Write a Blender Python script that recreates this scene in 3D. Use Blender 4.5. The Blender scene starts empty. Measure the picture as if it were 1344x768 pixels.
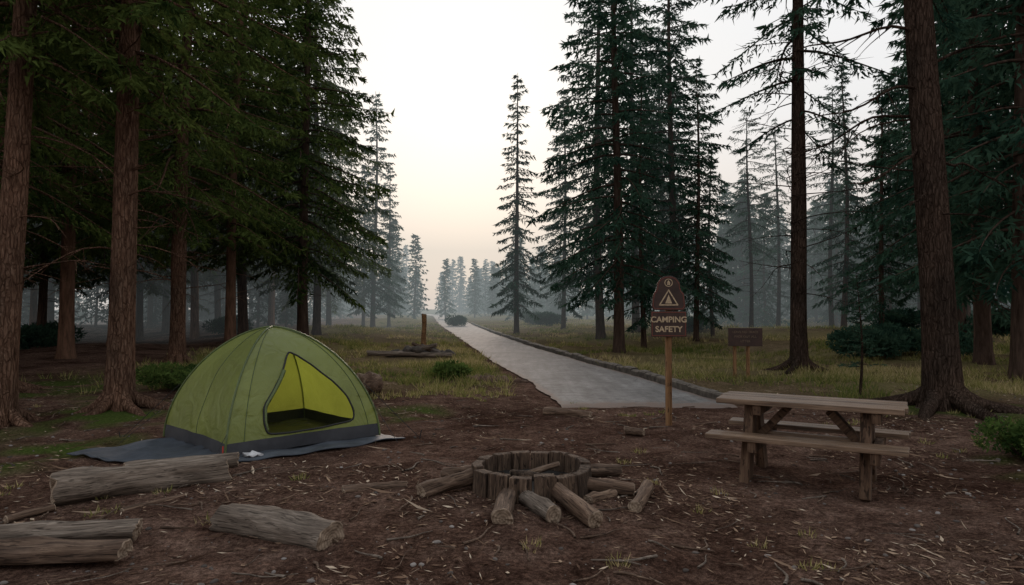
import bpy, math, random, bmesh
import numpy as np
from mathutils import Vector, Matrix, Quaternion
rng=np.random.default_rng(7); random.seed(7)
scene=bpy.context.scene
scene.view_settings.view_transform='Standard'
scene.view_settings.look='None'
scene.view_settings.exposure=0

# ---------------------------------------------------------------- helpers
def link(o,parent=None):
    scene.collection.objects.link(o)
    if parent: o.parent=parent
    return o
def empty(name,loc=(0,0,0),rz=0):
    e=bpy.data.objects.new(name,None); e.location=loc; e.rotation_euler=(0,0,rz); e.empty_display_size=.2
    return link(e)
def build(name,parts,mats,smooth=False,attrs=None):
    Vs=[];li=[];lt=[];mi=[];sm=[];off=0
    for p in parts:
        V,F,m=p[0],np.asarray(p[1]),p[2]
        s=p[3] if len(p)>3 else smooth
        Vs.append(V); li.append((F+off).ravel()); lt.append(np.full(len(F),F.shape[1])); mi.append(np.full(len(F),m)); sm.append(np.full(len(F),s))
        off+=len(V)
    V=np.concatenate(Vs).astype(np.float32); li=np.concatenate(li).astype(np.int32); lt=np.concatenate(lt).astype(np.int32)
    mi=np.concatenate(mi).astype(np.int32); sm=np.concatenate(sm).astype(bool)
    me=bpy.data.meshes.new(name)
    me.vertices.add(len(V)); me.vertices.foreach_set('co',V.ravel())
    me.loops.add(len(li)); me.loops.foreach_set('vertex_index',li)
    me.polygons.add(len(lt)); ls=np.concatenate([[0],np.cumsum(lt)[:-1]]).astype(np.int32)
    me.polygons.foreach_set('loop_start',ls); me.polygons.foreach_set('loop_total',lt)
    for m in mats: me.materials.append(m)
    me.polygons.foreach_set('material_index',mi)
    me.polygons.foreach_set('use_smooth',sm)
    me.update(calc_edges=True)
    if attrs:
        for k,a in attrs.items():
            if callable(a): a=a(V)
            at=me.attributes.new(k,'FLOAT','POINT'); at.data.foreach_set('value',np.asarray(a,dtype=np.float32).ravel())
    return me
def obj(name,me,parent=None,loc=(0,0,0),rot=(0,0,0),scale=(1,1,1)):
    o=bpy.data.objects.new(name,me); o.location=loc; o.rotation_euler=rot; o.scale=scale
    return link(o,parent)
def gridF(nr,nc,wrap=False):
    r=np.arange(nr-1)[:,None]; c=np.arange(nc if wrap else nc-1)[None,:]; c2=(c+1)%nc
    return np.stack([r*nc+c,r*nc+c2,(r+1)*nc+c2,(r+1)*nc+c],-1).reshape(-1,4)
def tube(P,R,n=8,jit=0,seed=0,flare=None):
    P=np.asarray(P,float); R=np.asarray(R,float); k=len(P)
    T=np.gradient(P,axis=0); T/=np.linalg.norm(T,axis=1)[:,None]+1e-9
    ref=np.array([0,0,1.0]) if abs(T[:,2]).mean()<.75 else np.array([1.0,0,0])
    A=np.cross(T,ref); A/=np.linalg.norm(A,axis=1)[:,None]+1e-9; B=np.cross(T,A)
    a=np.linspace(0,2*np.pi,n,endpoint=False)
    rr=np.repeat(R[:,None],n,1)
    if jit:
        r2=np.random.default_rng(seed); t=np.linspace(0,1,k)[:,None]
        for j in range(7):
            q=r2.integers(1,6); rr=rr*(1+jit*.45*np.sin(q*a[None,:]+r2.uniform(0,6)+t*r2.uniform(-5,5)*1.5)*np.cos(t*r2.uniform(0,14)+r2.uniform(0,6)))
    if flare is not None: rr=rr*flare(a[None,:],np.linspace(0,1,k)[:,None])
    V=P[:,None,:]+rr[:,:,None]*(np.cos(a)[None,:,None]*A[:,None,:]+np.sin(a)[None,:,None]*B[:,None,:])
    return V.reshape(-1,3),gridF(k,n,True)
def sst(a,b,x):
    t=np.clip((x-a)/(b-a),0,1); return t*t*(3-2*t)

# ---------------------------------------------------------------- materials
def M(name):
    m=bpy.data.materials.new(name); m.use_nodes=True; nt=m.node_tree; nt.nodes.clear()
    return m,nt
def N(nt,t,**kw):
    n=nt.nodes.new(t)
    for k,v in kw.items():
        if k in n.inputs: n.inputs[k].default_value=v
        else: setattr(n,k,v)
    return n
def ramp(nt,fac,stops):
    r=nt.nodes.new('ShaderNodeValToRGB'); e=r.color_ramp.elements
    while len(e)<len(stops): e.new(.5)
    for i,(p,c) in enumerate(stops):
        e[i].position=p; e[i].color=(*c,1) if len(c)==3 else c
    nt.links.new(fac,r.inputs[0]); return r
def mixc(nt,f,a,b,mode='MIX'):
    m=nt.nodes.new('ShaderNodeMix'); m.data_type='RGBA'; m.blend_type=mode
    for s,v in ((0,f),(6,a),(7,b)):
        if isinstance(v,(int,float)): m.inputs[s].default_value=v
        elif isinstance(v,tuple): m.inputs[s].default_value=(*v,1)
        else: nt.links.new(v,m.inputs[s])
    return m.outputs[2]
def noisen(nt,co,scale,detail=4,rough=.6,dist=0):
    n=nt.nodes.new('ShaderNodeTexNoise'); n.inputs['Scale'].default_value=scale; n.inputs['Detail'].default_value=detail
    n.inputs['Roughness'].default_value=rough; n.inputs['Distortion'].default_value=dist
    nt.links.new(co,n.inputs['Vector']); return n.outputs['Fac']
def mapn(nt,co,scale=(1,1,1)):
    m=nt.nodes.new('ShaderNodeMapping'); m.inputs['Scale'].default_value=scale; nt.links.new(co,m.inputs['Vector']); return m.outputs[0]
def finish(nt,col,rough=.9,height=None,bstr=.5,bdist=.02,spec=.2,transl=None,diffuse=False):
    out=nt.nodes.new('ShaderNodeOutputMaterial')
    if diffuse:
        b=nt.nodes.new('ShaderNodeBsdfDiffuse'); cin=b.inputs['Color']
    else:
        b=nt.nodes.new('ShaderNodeBsdfPrincipled'); cin=b.inputs['Base Color']
        b.inputs['Roughness'].default_value=rough; b.inputs['Specular IOR Level'].default_value=spec
    if isinstance(col,tuple): cin.default_value=(*col,1)
    else: nt.links.new(col,cin)
    if height is not None:
        bp=nt.nodes.new('ShaderNodeBump'); bp.inputs['Strength'].default_value=bstr; bp.inputs['Distance'].default_value=bdist
        nt.links.new(height,bp.inputs['Height']); nt.links.new(bp.outputs[0],b.inputs['Normal'])
    if transl:
        f,tc=transl; t=nt.nodes.new('ShaderNodeBsdfTranslucent')
        if isinstance(tc,tuple): t.inputs[0].default_value=(*tc,1)
        else: nt.links.new(tc,t.inputs[0])
        mx=nt.nodes.new('ShaderNodeMixShader'); mx.inputs[0].default_value=f
        nt.links.new(b.outputs[0],mx.inputs[1]); nt.links.new(t.outputs[0],mx.inputs[2]); nt.links.new(mx.outputs[0],out.inputs[0])
    else: nt.links.new(b.outputs[0],out.inputs[0])
def wood(name,c1,c2,c3,sc=(1.2,14,14),bs=.6,rough=.85,spec=.2,crack=.8):
    m,nt=M(name); co=N(nt,'ShaderNodeTexCoord').outputs['Object']; oi=N(nt,'ShaderNodeObjectInfo')
    ad=nt.nodes.new('ShaderNodeVectorMath'); ad.operation='ADD'; nt.links.new(co,ad.inputs[0])
    cb=nt.nodes.new('ShaderNodeCombineXYZ'); ml=nt.nodes.new('ShaderNodeMath'); ml.operation='MULTIPLY'; ml.inputs[1].default_value=17; nt.links.new(oi.outputs['Random'],ml.inputs[0])
    for i in range(3): nt.links.new(ml.outputs[0],cb.inputs[i])
    nt.links.new(cb.outputs[0],ad.inputs[1]); co=ad.outputs[0]
    g=noisen(nt,mapn(nt,co,sc),3,6,.65,.4); g2=noisen(nt,mapn(nt,co,(sc[0]*.6,sc[1]*.25,sc[2]*.25)),2,3,.6)
    cr=noisen(nt,mapn(nt,co,(sc[0]*.5,sc[1]*2,sc[2]*2)),4,2,.5,.2)
    col=ramp(nt,g,[(.3,c1),(.52,c2),(.72,c3)]).outputs[0]
    col=mixc(nt,1.0,col,ramp(nt,g2,[(.33,(.5,.47,.45)),(.65,(1,1,1))]).outputs[0],'MULTIPLY')
    crk=ramp(nt,cr,[(.36,(.15,.14,.13)),(.42,(1,1,1))]).outputs[0]
    col=mixc(nt,crack,col,crk,'MULTIPLY')
    col=mixc(nt,1.0,col,ramp(nt,oi.outputs['Random'],[(0,(.75,.75,.75)),(1,(1.15,1.12,1.08))]).outputs[0],'MULTIPLY')
    h=mixc(nt,.6,ramp(nt,g,[(.2,(0,0,0)),(.8,(1,1,1))]).outputs[0],crk,'MULTIPLY')
    finish(nt,col,rough,h,bs,.012,spec); return m
m_grey=wood('weathered_log',(.09,.073,.06),(.22,.18,.15),(.37,.315,.265))
m_brown=wood('brown_log',(.058,.038,.028),(.165,.11,.08),(.3,.215,.155))
m_table=wood('table_wood',(.09,.057,.037),(.21,.14,.094),(.33,.235,.16),(1,18,18),.35,.45,.45,.6)
m_tableleg=wood('table_leg_wood',(.06,.036,.025),(.14,.086,.057),(.22,.15,.1),(14,14,1.2),.4)
m_post=wood('post_wood',(.16,.085,.035),(.3,.17,.085),(.42,.26,.14),(16,16,1),.3)
m_stave=wood('stave_wood',(.034,.024,.018),(.11,.075,.055),(.23,.165,.12),(16,16,1.5),.9)
def cutwood():
    m,nt=M('cut_wood_end'); co=N(nt,'ShaderNodeTexCoord').outputs['Object']
    w=nt.nodes.new('ShaderNodeTexWave'); w.wave_type='RINGS'; w.rings_direction='X'; w.inputs['Scale'].default_value=14; w.inputs['Distortion'].default_value=4
    w.inputs['Detail'].default_value=4; nt.links.new(co,w.inputs['Vector'])
    n=noisen(nt,co,18,5)
    col=mixc(nt,.6,ramp(nt,w.outputs['Fac'],[(.2,(.12,.08,.055)),(.8,(.34,.25,.18))]).outputs[0],ramp(nt,n,[(.3,(.06,.042,.03)),(.7,(.36,.28,.21))]).outputs[0])
    finish(nt,col,.9,n,.5,.015); return m
m_cut=cutwood()
def bark(name,c1,c2,c3):
    m,nt=M(name); co=N(nt,'ShaderNodeTexCoord').outputs['Object']
    n=noisen(nt,mapn(nt,co,(9,9,1.8)),3,5,.7,.6); big=noisen(nt,mapn(nt,co,(1,1,.5)),1.5,2)
    v=nt.nodes.new('ShaderNodeTexVoronoi'); v.feature='DISTANCE_TO_EDGE'; v.inputs['Scale'].default_value=4
    nn=nt.nodes.new('ShaderNodeTexNoise'); nn.inputs['Scale'].default_value=5; nn.inputs['Detail'].default_value=3; nt.links.new(co,nn.inputs['Vector'])
    nt.links.new(mixc(nt,.45,mapn(nt,co,(5.5,5.5,.9)),nn.outputs['Color'],'ADD'),v.inputs['Vector'])
    col=ramp(nt,n,[(.3,c1),(.5,c2),(.72,c3)]).outputs[0]
    cr=ramp(nt,v.outputs['Distance'],[(0,(.35,.33,.32)),(.15,(1,1,1))]).outputs[0]
    col=mixc(nt,.6,col,cr,'MULTIPLY')
    col=mixc(nt,1.0,col,ramp(nt,big,[(.35,(.65,.68,.68)),(.65,(1.1,1.05,1.0))]).outputs[0],'MULTIPLY')
    h=mixc(nt,.6,cr,n,'MULTIPLY')
    finish(nt,col,.95,h,.9,.04,.1,diffuse=True); return m
def barkfar(name,c):
    m,nt=M(name); co=N(nt,'ShaderNodeTexCoord').outputs['Object']
    n=noisen(nt,mapn(nt,co,(6,6,1)),2,3,.7)
    finish(nt,ramp(nt,n,[(.3,tuple(k*.5 for k in c)),(.7,tuple(k*1.5 for k in c))]).outputs[0],diffuse=True); return m
m_barkred=bark('bark_red',(.06,.034,.025),(.155,.092,.066),(.28,.185,.14))
m_barkdark=bark('bark_dark',(.022,.016,.013),(.065,.045,.036),(.125,.092,.075))
m_barkfar=barkfar('bark_far',(.07,.048,.038)); m_barkfarred=barkfar('bark_far_red',(.14,.082,.057))
def foliage(name,c1,c2,tr=.2):
    m,nt=M(name); g=N(nt,'ShaderNodeNewGeometry'); oi=N(nt,'ShaderNodeObjectInfo')
    n=N(nt,'ShaderNodeAttribute',attribute_name='clump').outputs['Fac']
    mth=nt.nodes.new('ShaderNodeMath'); mth.operation='MULTIPLY_ADD'; mth.inputs[1].default_value=.45
    nt.links.new(g.outputs['Random Per Island'],mth.inputs[0])
    m2=nt.nodes.new('ShaderNodeMath'); m2.operation='MULTIPLY_ADD'; m2.inputs[1].default_value=.25
    nt.links.new(oi.outputs['Random'],m2.inputs[0]); nt.links.new(n,m2.inputs[2])
    m3=nt.nodes.new('ShaderNodeMath'); m3.operation='SUBTRACT'; m3.inputs[1].default_value=.3; nt.links.new(m2.outputs[0],m3.inputs[0])
    nt.links.new(m3.outputs[0],mth.inputs[2])
    col=ramp(nt,mth.outputs[0],[(.15,c1),(.85,c2)]).outputs[0]
    finish(nt,col,transl=(tr,col),diffuse=True); return m
def clump(V):
    return .5+.13*(np.sin(V[:,0]*2.3+V[:,2]*1.1)+np.sin(V[:,1]*2.7-V[:,2]*1.9+1)+np.sin(V[:,2]*3.1+V[:,0]*1.3+V[:,1]))
m_folL=foliage('needles_olive',(.022,.042,.013),(.1,.135,.036),.3)
m_folR=foliage('needles_blue',(.014,.038,.028),(.055,.108,.07),.3)
m_bush=foliage('bush_leaves',(.03,.06,.018),(.13,.19,.05),.3)
def grassm():
    m,nt=M('grass_blades'); g=N(nt,'ShaderNodeNewGeometry'); n=N(nt,'ShaderNodeAttribute',attribute_name='clump').outputs['Fac']
    a=nt.nodes.new('ShaderNodeMath'); a.operation='MULTIPLY_ADD'; a.inputs[1].default_value=.6
    nt.links.new(g.outputs['Random Per Island'],a.inputs[0]); nt.links.new(n,a.inputs[2])
    col=ramp(nt,a.outputs[0],[(.12,(.09,.13,.03)),(.5,(.25,.235,.08)),(.9,(.5,.4,.22))]).outputs[0]
    finish(nt,col,transl=(.35,col),diffuse=True); return m
m_grass=grassm()
def litterm(name,c):
    m,nt=M(name); g=N(nt,'ShaderNodeNewGeometry')
    finish(nt,ramp(nt,g.outputs['Random Per Island'],c).outputs[0],diffuse=True); return m
m_litter=litterm('leaf_litter',[(0,(.035,.021,.016)),(.4,(.13,.08,.056)),(.8,(.28,.19,.13)),(1,(.52,.42,.32))])
m_stone=litterm('stones',[(0,(.06,.052,.047)),(.6,(.15,.128,.116)),(1,(.28,.255,.24))])
def plain(name,c,rough=.6,spec=.3,metal=0,var=.25,sc=12,transl=None,bs=.15,bd=.01):
    m,nt=M(name); co=N(nt,'ShaderNodeTexCoord').outputs['Object']; n=noisen(nt,co,sc,4)
    col=mixc(nt,1.0,c,ramp(nt,n,[(.3,(1-var,)*3),(.7,(1+var*.3,)*3)]).outputs[0],'MULTIPLY')
    finish(nt,col,rough,n,bs,bd,spec,transl=(transl[0],col) if transl else None); return m

# ---------------------------------------------------------------- terrain functions
RY=np.array([11,15.3,20,28,43,68,116,145,175.,205]); RC=np.array([2.25,1.7,.85,-.35,-2.4,-5.6,-11,-14.4,-20.,-34]); RW=np.array([1.4,1.36,1.35,1.25,1.3,1.6,2.2,2.5,2.8,3])
W=[]
r0=np.random.default_rng(3)
for i in range(22):
    f=.7*1.18**i; a=r0.uniform(0,np.pi); W.append((f*np.cos(a),f*np.sin(a),r0.uniform(0,6.3),.014/ (f**.66)))
def roadmask(x,y):
    xc=np.interp(y,RY,RC); w=np.interp(y,RY,RW)
    return (1-sst(w,w+.5,np.abs(x-xc)))*sst(10.6,11.3,y)
def gh(x,y):
    x=np.asarray(x,float); y=np.asarray(y,float); z=0
    for a,b,p,m in W: z=z+m*np.sin(a*x+b*y+p+.6*np.sin(.5*b*x-.4*a*y))
    z=z*(1-.9*roadmask(x,y))
    xc=np.interp(y,RY,RC)
    mac=.22*(np.sin(x*.23+1)*np.cos(y*.11)+np.sin(y*.19+x*.07))+.1*np.sin(x*.7+y*.5)
    z=z+(mac+.12)*sst(14,30,y)*sst(1.8,8,np.abs(x-xc))
    z=z+.05*sst(1.6,2.6,np.abs(x-xc))*sst(12,15,y)
    z=z-.02*roadmask(x,y)
    return z
def n2(x,y,s,seed=0):
    r=np.random.default_rng(seed+100); z=0
    for i in range(8):
        a=r.uniform(0,6.3); f=s*r.uniform(.6,2.2); z=z+np.sin(f*(np.cos(a)*x+np.sin(a)*y)+r.uniform(0,6.3)+1.2*np.sin(f*.6*(np.sin(a)*x-np.cos(a)*y)))
    return z/4
def xe(y): return -6.2-.13*y
def gmask(x,y):
    xc=np.interp(y,RY,RC); w=np.interp(y,RY,RW)
    left=sst(12.2,14.5,y+1.2*n2(x,y,.8,1))*sst(-3.0,1.0,x-xe(y)+n2(x,y,.6,2))*(1-sst(-.9,.3,x-(xc-w)+.3*n2(x,y,1.5,3))*(1-sst(16,24,y)))
    right=sst(10.8,12.8,y+.8*n2(x,y,.9,4))
    g=np.where(x<xc,left,right)
    g=g*(.45+.55*np.clip(.5+n2(x,y,.7,5),0,1))*sst(.05,.3,np.abs(x-xc)-w)
    return np.clip(g,0,1)
def mmask(x,y):
    d=lambda cx,cy,r:np.clip(1-np.hypot(x-cx,(y-cy))/r+.25*n2(x,y,2.5,6),0,1)
    m=np.maximum.reduce([d(-5.2,7.6,1.1),d(-6.2,10.3,1.6),d(-7.2,8.4,1.3),d(6.9,10.8,1.6),d(5.4,7,.9),d(-9,14,2.5),d(-1.6,10.6,.9)])
    return np.clip(m*1.6,0,1)*np.clip(.6+n2(x,y,4,8),0,1)
gx=6.0*1.045**np.arange(1,120); gx=6+ (gx-6)*.35; gx=gx[gx<700]
xs=np.concatenate([-gx[::-1],np.arange(-6,6.001,.05),gx])
gy=1.03**np.arange(1,220); gy=11+(gy-1)*2.4; gy=gy[gy<900]
ys=np.concatenate([np.array([-300,-150,-80,-40,-20,-10,-5,-2,0,1,2]),np.arange(2.5,11,.05),gy])
X,Y=np.meshgrid(xs,ys); Z=gh(X,Y)
V=np.stack([X,Y,Z],-1).reshape(-1,3)
m_ground,nt=M('ground_dirt')
co=N(nt,'ShaderNodeTexCoord').outputs['Object']
big=noisen(nt,co,.55,4,.6,.3); mid=noisen(nt,co,3.5,5,.7); fine=noisen(nt,co,28,5,.75); fine2=noisen(nt,co,110,2,.7)
col=ramp(nt,mid,[(.3,(.076,.047,.037)),(.5,(.15,.1,.08)),(.72,(.245,.176,.145))]).outputs[0]
col=mixc(nt,.8,col,ramp(nt,fine,[(.34,(.27,.23,.21)),(.5,(.8,.8,.8)),(.68,(1.55,1.45,1.38))]).outputs[0],'MULTIPLY')
col=mixc(nt,.65,col,ramp(nt,fine2,[(.4,(.5,.45,.43)),(.6,(1.3,1.25,1.2))]).outputs[0],'MULTIPLY')
col=mixc(nt,1.0,col,ramp(nt,big,[(.35,(.5,.44,.42)),(.65,(1.28,1.24,1.22))]).outputs[0],'MULTIPLY')
ag=N(nt,'ShaderNodeAttribute',attribute_name='grass'); am=N(nt,'ShaderNodeAttribute',attribute_name='moss')
gcol=ramp(nt,fine,[(.3,(.075,.075,.03)),(.5,(.18,.155,.068)),(.7,(.31,.25,.135))]).outputs[0]
col=mixc(nt,ag.outputs['Fac'],col,gcol)
mcol=ramp(nt,fine,[(.3,(.03,.045,.012)),(.7,(.11,.15,.038))]).outputs[0]
col=mixc(nt,am.outputs['Fac'],col,mcol)
hh=mixc(nt,.5,fine,mid)
finish(nt,col,.95,hh,1.0,.11,.15,diffuse=True)
me=build('ground',[(V,gridF(len(ys),len(xs)),0,True)],[m_ground],attrs={'grass':gmask(X,Y)*.85,'moss':mmask(X,Y)})
obj('ground',me)

# road
m_road,nt=M('old_asphalt')
co=N(nt,'ShaderNodeTexCoord').outputs['Object']
a1=noisen(nt,co,.8,3,.6,.4); a2=noisen(nt,co,45,4,.85); a3=noisen(nt,mapn(nt,co,(3,.3,1)),1.5,3); a4=noisen(nt,co,5,4,.7)
vc=nt.nodes.new('ShaderNodeTexVoronoi'); vc.feature='DISTANCE_TO_EDGE'; vc.inputs['Scale'].default_value=.35
wn=nt.nodes.new('ShaderNodeTexNoise'); wn.inputs['Scale'].default_value=1.5; wn.inputs['Detail'].default_value=5; nt.links.new(co,wn.inputs['Vector'])
nt.links.new(mixc(nt,.9,co,wn.outputs['Color'],'ADD'),vc.inputs['Vector'])
col=ramp(nt,a1,[(.3,(.13,.13,.132)),(.7,(.225,.222,.22))]).outputs[0]
col=mixc(nt,.8,col,ramp(nt,a3,[(.35,(.6,.6,.6)),(.65,(1.1,1.1,1.1))]).outputs[0],'MULTIPLY')
col=mixc(nt,.7,col,ramp(nt,a2,[(.35,(.45,.45,.45)),(.65,(1.3,1.3,1.3))]).outputs[0],'MULTIPLY')
col=mixc(nt,.7,col,ramp(nt,a4,[(.35,(.55,.54,.52)),(.6,(1.1,1.1,1.1))]).outputs[0],'MULTIPLY')
col=mixc(nt,.55,col,ramp(nt,vc.outputs['Distance'],[(0,(.2,.2,.2)),(.012,(1,1,1))]).outputs[0],'MULTIPLY')
ae=N(nt,'ShaderNodeAttribute',attribute_name='edge')
nm=nt.nodes.new('ShaderNodeMath'); nm.operation='MULTIPLY_ADD'; nm.inputs[1].default_value=1.5; nm.inputs[2].default_value=-.75
nt.links.new(a4,nm.inputs[0])
ad=nt.nodes.new('ShaderNodeMath'); ad.operation='ADD'; nt.links.new(ae.outputs['Fac'],ad.inputs[0]); nt.links.new(nm.outputs[0],ad.inputs[1])
col=mixc(nt,ramp(nt,ad.outputs[0],[(.4,(0,0,0)),(.75,(1,1,1))]).outputs[0],col,(.13,.092,.075))
finish(nt,col,.75,a2,.5,.012,.35)
yy=np.concatenate([np.arange(11.2,30,.15),30*1.02**np.arange(0,97)]); uu=np.linspace(-1,1,33)
U,YY=np.meshgrid(uu,yy); xc=np.interp(YY,RY,RC); w=np.interp(YY,RY,RW)
edgej=1+(.035*n2(YY*0+np.sign(U)*3,YY,1.7,11)+.02*n2(YY*0+np.sign(U)*3,YY,6,15))*(np.abs(U)>.99)
XX=xc+U*w*edgej
YY2=YY.copy(); YY2[0]+= .16*n2(XX[0],YY[0],3,12); YY2[0]-=.08
ZZ=gh(XX,YY2)*.3+ .018*(1-U**2)+.012
ZZ[0]-=.03
edge=np.clip(np.maximum((np.abs(U)-.78)/.22*.8,(12.1-YY)/1.0),0,1)
me=build('road',[(np.stack([XX,YY2,ZZ],-1).reshape(-1,3),gridF(len(yy),33),0,True)],[m_road],attrs={'edge':edge})
obj('road',me)
m_kerb=plain('kerb_stone',(.15,.13,.11),.9,.2,var=.6,sc=6)
parts=[]; yk=11.7
while yk<70:
    L=.55*random.uniform(.7,1.2)*(1+ (yk-12)*.02)
    y0,y1=yk,yk+L-.03
    xa=np.interp(y0,RY,RC)+np.interp(y0,RY,RW)+.05; xb=np.interp(y1,RY,RC)+np.interp(y1,RY,RW)+.05
    h=.14+random.uniform(-.02,.025); t=.18+random.uniform(-.02,.02); b=.03
    prof=[(0,-.05),(0,h-b),(b,h),(t-b,h+random.uniform(-.01,.01)),(t,h-b),(t,-.05)]
    v=[(xa+p,y0,q) for p,q in prof]+[(xb+p+random.uniform(-.01,.01),y1,q) for p,q in prof]
    f=[(i,i+1,i+7,i+6) for i in range(5)]
    parts.append((np.array(v),np.array(f),0)); parts.append((np.array(v),np.array([(0,5,4,3,2,1)]),0)); parts.append((np.array(v),np.array([(6,7,8,9,10,11)]),0))
    yk+=L
obj('kerb',build('kerb',parts,[m_kerb]))

# ---------------------------------------------------------------- conifers
def leaves_tri(P,D,L,Wd,r):
    n=len(P); D=D/(np.linalg.norm(D,axis=1)[:,None]+1e-9)
    R=r.normal(size=(n,3)); S=np.cross(D,R); S/=np.linalg.norm(S,axis=1)[:,None]+1e-9
    A=P-S*Wd[:,None]; B=P+S*Wd[:,None]; C=P+D*L[:,None]
    V=np.stack([A,B,C],1).reshape(-1,3); F=np.arange(3*n).reshape(-1,3); return V,F
def conifer(name,H,r0,cb,Rm,nb,leaf,tsp,q,mats,seed,lean=(0,0),droop=.5,skip=.1,expn=.75,dead=12,nside=10,flare=1.6,wid=.16,topbias=1.0,roots=0,hang=.5,tw=.34,dz=1.5,dl=1.0):
    r=np.random.default_rng(seed); parts=[]
    k=26; t=np.linspace(0,1,k)**1.15
    wx=.12*np.sin(t*5+seed)+lean[0]*t**1.0*H; wy=.1*np.cos(t*4+seed*2)-.1+lean[1]*t*H
    wx-=wx[0]; wy-=wy[0]
    P=np.stack([wx,wy,t*H-.15],-1)
    R=r0*(1-t)**.8*.97+.012; R=R*(1+(flare-1)*np.exp(-t*H/.35))
    fl=lambda a,tt:1+.25*np.exp(-(tt**1.15)*H/.4)*np.sin(a*5+seed)*(1 if roots else .5)
    Vt,Ft=tube(P,R,nside,.08,seed,fl); parts.append((Vt,Ft,0,True))
    tp=lambda z:np.array([np.interp(z,P[:,2],P[:,0]),np.interp(z,P[:,2],P[:,1]),z])
    for i in range(roots):
        a=i*2*np.pi/roots+r.uniform(-.35,.35); L=r.uniform(.7,1.5)*(r0/.2); s=np.linspace(0,1,9)
        wv=r.uniform(-.3,.3)
        px=np.cos(a+wv*s)*(r0*.6+L*s); py=np.sin(a+wv*s)*(r0*.6+L*s); pz=.28*np.exp(-s*4.5)-.05*s+.01-.06*s**2
        Vt,Ft=tube(np.stack([px,py,pz],-1),r0*.42*(1-s)**.7+.015,8,.15,i+seed); parts.append((Vt,Ft,0,True))
    LP=[];LD=[];LL=[]
    gold=2.4
    for i in range(nb):
        f=((i+r.uniform(0,1))/nb)**topbias; z=cb+(H*.985-cb)*f
        if r.uniform()<skip: continue
        az=i*gold+r.uniform(-.5,.5)
        L=Rm*((1-f)**expn)*min(1,.55+f*4)*r.uniform(.6,1.15)+.12
        b0=tp(z); hd=np.array([np.cos(az),np.sin(az),0]); sd=np.array([-np.sin(az),np.cos(az),0])
        rise=.45*f-.12+r.uniform(-.12,.12); dr=droop*(1-f*.7)*r.uniform(.7,1.3)
        pos=lambda s: b0+np.outer(s*L,hd)+np.outer(L*(rise*s-dr*s**1.7+.22*dr*s**4),[0,0,1])+np.outer(.06*L*np.sin(s*3+az),sd)
        s=np.linspace(0,1,6); Vt,Ft=tube(pos(s),(.012+.011*L)*(1-s*.85),4); parts.append((Vt,Ft,0,True))
        m=max(3,int(L/tsp)); s=np.linspace(.12,1,m)+r.uniform(-.03,.03,m)
        s=np.clip(s,0,1); base=pos(s); dv=pos(np.clip(s+.04,0,1.04))-pos(s); dv/=np.linalg.norm(dv,axis=1)[:,None]+1e-9
        for sg in (-1,1):
            tl=np.clip(L*tw*(1.08-s)*r.uniform(.6,1.3,m)+.10,.1,.95)
            td=dv*r.uniform(.45,.9,m)[:,None]+sg*sd[None,:]*r.uniform(.5,1,m)[:,None]+np.array([0,0,-1])*(hang*r.uniform(.3,1.3,m))[:,None]
            td/=np.linalg.norm(td,axis=1)[:,None]
            qq=(np.arange(q)+r.uniform(0,1,(m,q)))/q
            PP=base[:,None,:]+td[:,None,:]*(qq*tl[:,None])[:,:,None]+np.array([0,0,-1])*(.25*hang*(qq**2)*tl[:,None])[:,:,None]
            DD=td[:,None,:]+r.normal(size=(m,q,3))*.5+np.array([0,0,-.15])
            LP.append(PP.reshape(-1,3)); LD.append(DD.reshape(-1,3)); LL.append(np.full(m*q,leaf)*r.uniform(.6,1.25,m*q))
    for i in range(dead):
        z=r.uniform(min(1.8,cb*.5),cb+dz); az=r.uniform(0,6.3); L=r.uniform(.3,1.0)*min(1.4,Rm*.6)*dl; s=np.linspace(0,1,6)
        b0=tp(z); hd=np.array([np.cos(az),np.sin(az),0]); c=r.uniform(-.6,.1)
        P2=b0+np.outer(s*L,hd)+np.outer(L*(r.uniform(-.1,.3)*s+c*s**2),[0,0,1])+np.outer(.1*L*np.sin(s*4+az),[-hd[1],hd[0],0])
        Vt,Ft=tube(P2,(.014)*(1-s*.85)+.002,4); parts.append((Vt,Ft,0,True))
        if dl>1:
            for j in range(4):
                kk=int(r.integers(1,5)); d=hd*.7+r.normal(size=3)*.5+[0,0,-.3]; d/=np.linalg.norm(d); l2=L*r.uniform(.15,.4)
                Vt,Ft=tube(P2[kk]+np.outer(np.linspace(0,l2,3),d),[.006,.004,.0015],4); parts.append((Vt,Ft,0,True))
    if LP:
        P3=np.concatenate(LP);D3=np.concatenate(LD);L3=np.concatenate(LL)
        Vt,Ft=leaves_tri(P3,D3,L3,L3*wid,r); parts.append((Vt,Ft,1,False))
    return build(name,parts,mats,attrs={'clump':clump})
near=[conifer('sprL%d'%i,H,r,cb,R,nb,.15,.1,8,[m_barkred,m_folL],20+i,lean,.5,.08,.6,30,18,1.5,.18,1.0,7,.6,.34,dl=1.2)
      for i,(H,r,cb,R,nb,lean) in enumerate([(17,.18,5.2,2.6,105,(.055,.01)),(19,.19,5.1,2.8,115,(.035,0)),(18,.2,3.9,3.3,120,(.03,.01))])]
midL=[conifer('sprM%d'%i,H,r,cb,R,nb,.26,.18,5,[m_barkfar if i!=1 else m_barkfarred,m_folL],40+i,lean,.45,.05,.55,14,9,1.4,.2,1.0,0,.65,.36)
      for i,(H,r,cb,R,nb,lean) in enumerate([(20,.22,3.6,3.9,140,(.01,0)),(19,.2,4.2,3.6,120,(.03,0)),(21,.23,3.2,4.3,150,(-.01,0))])]
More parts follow.
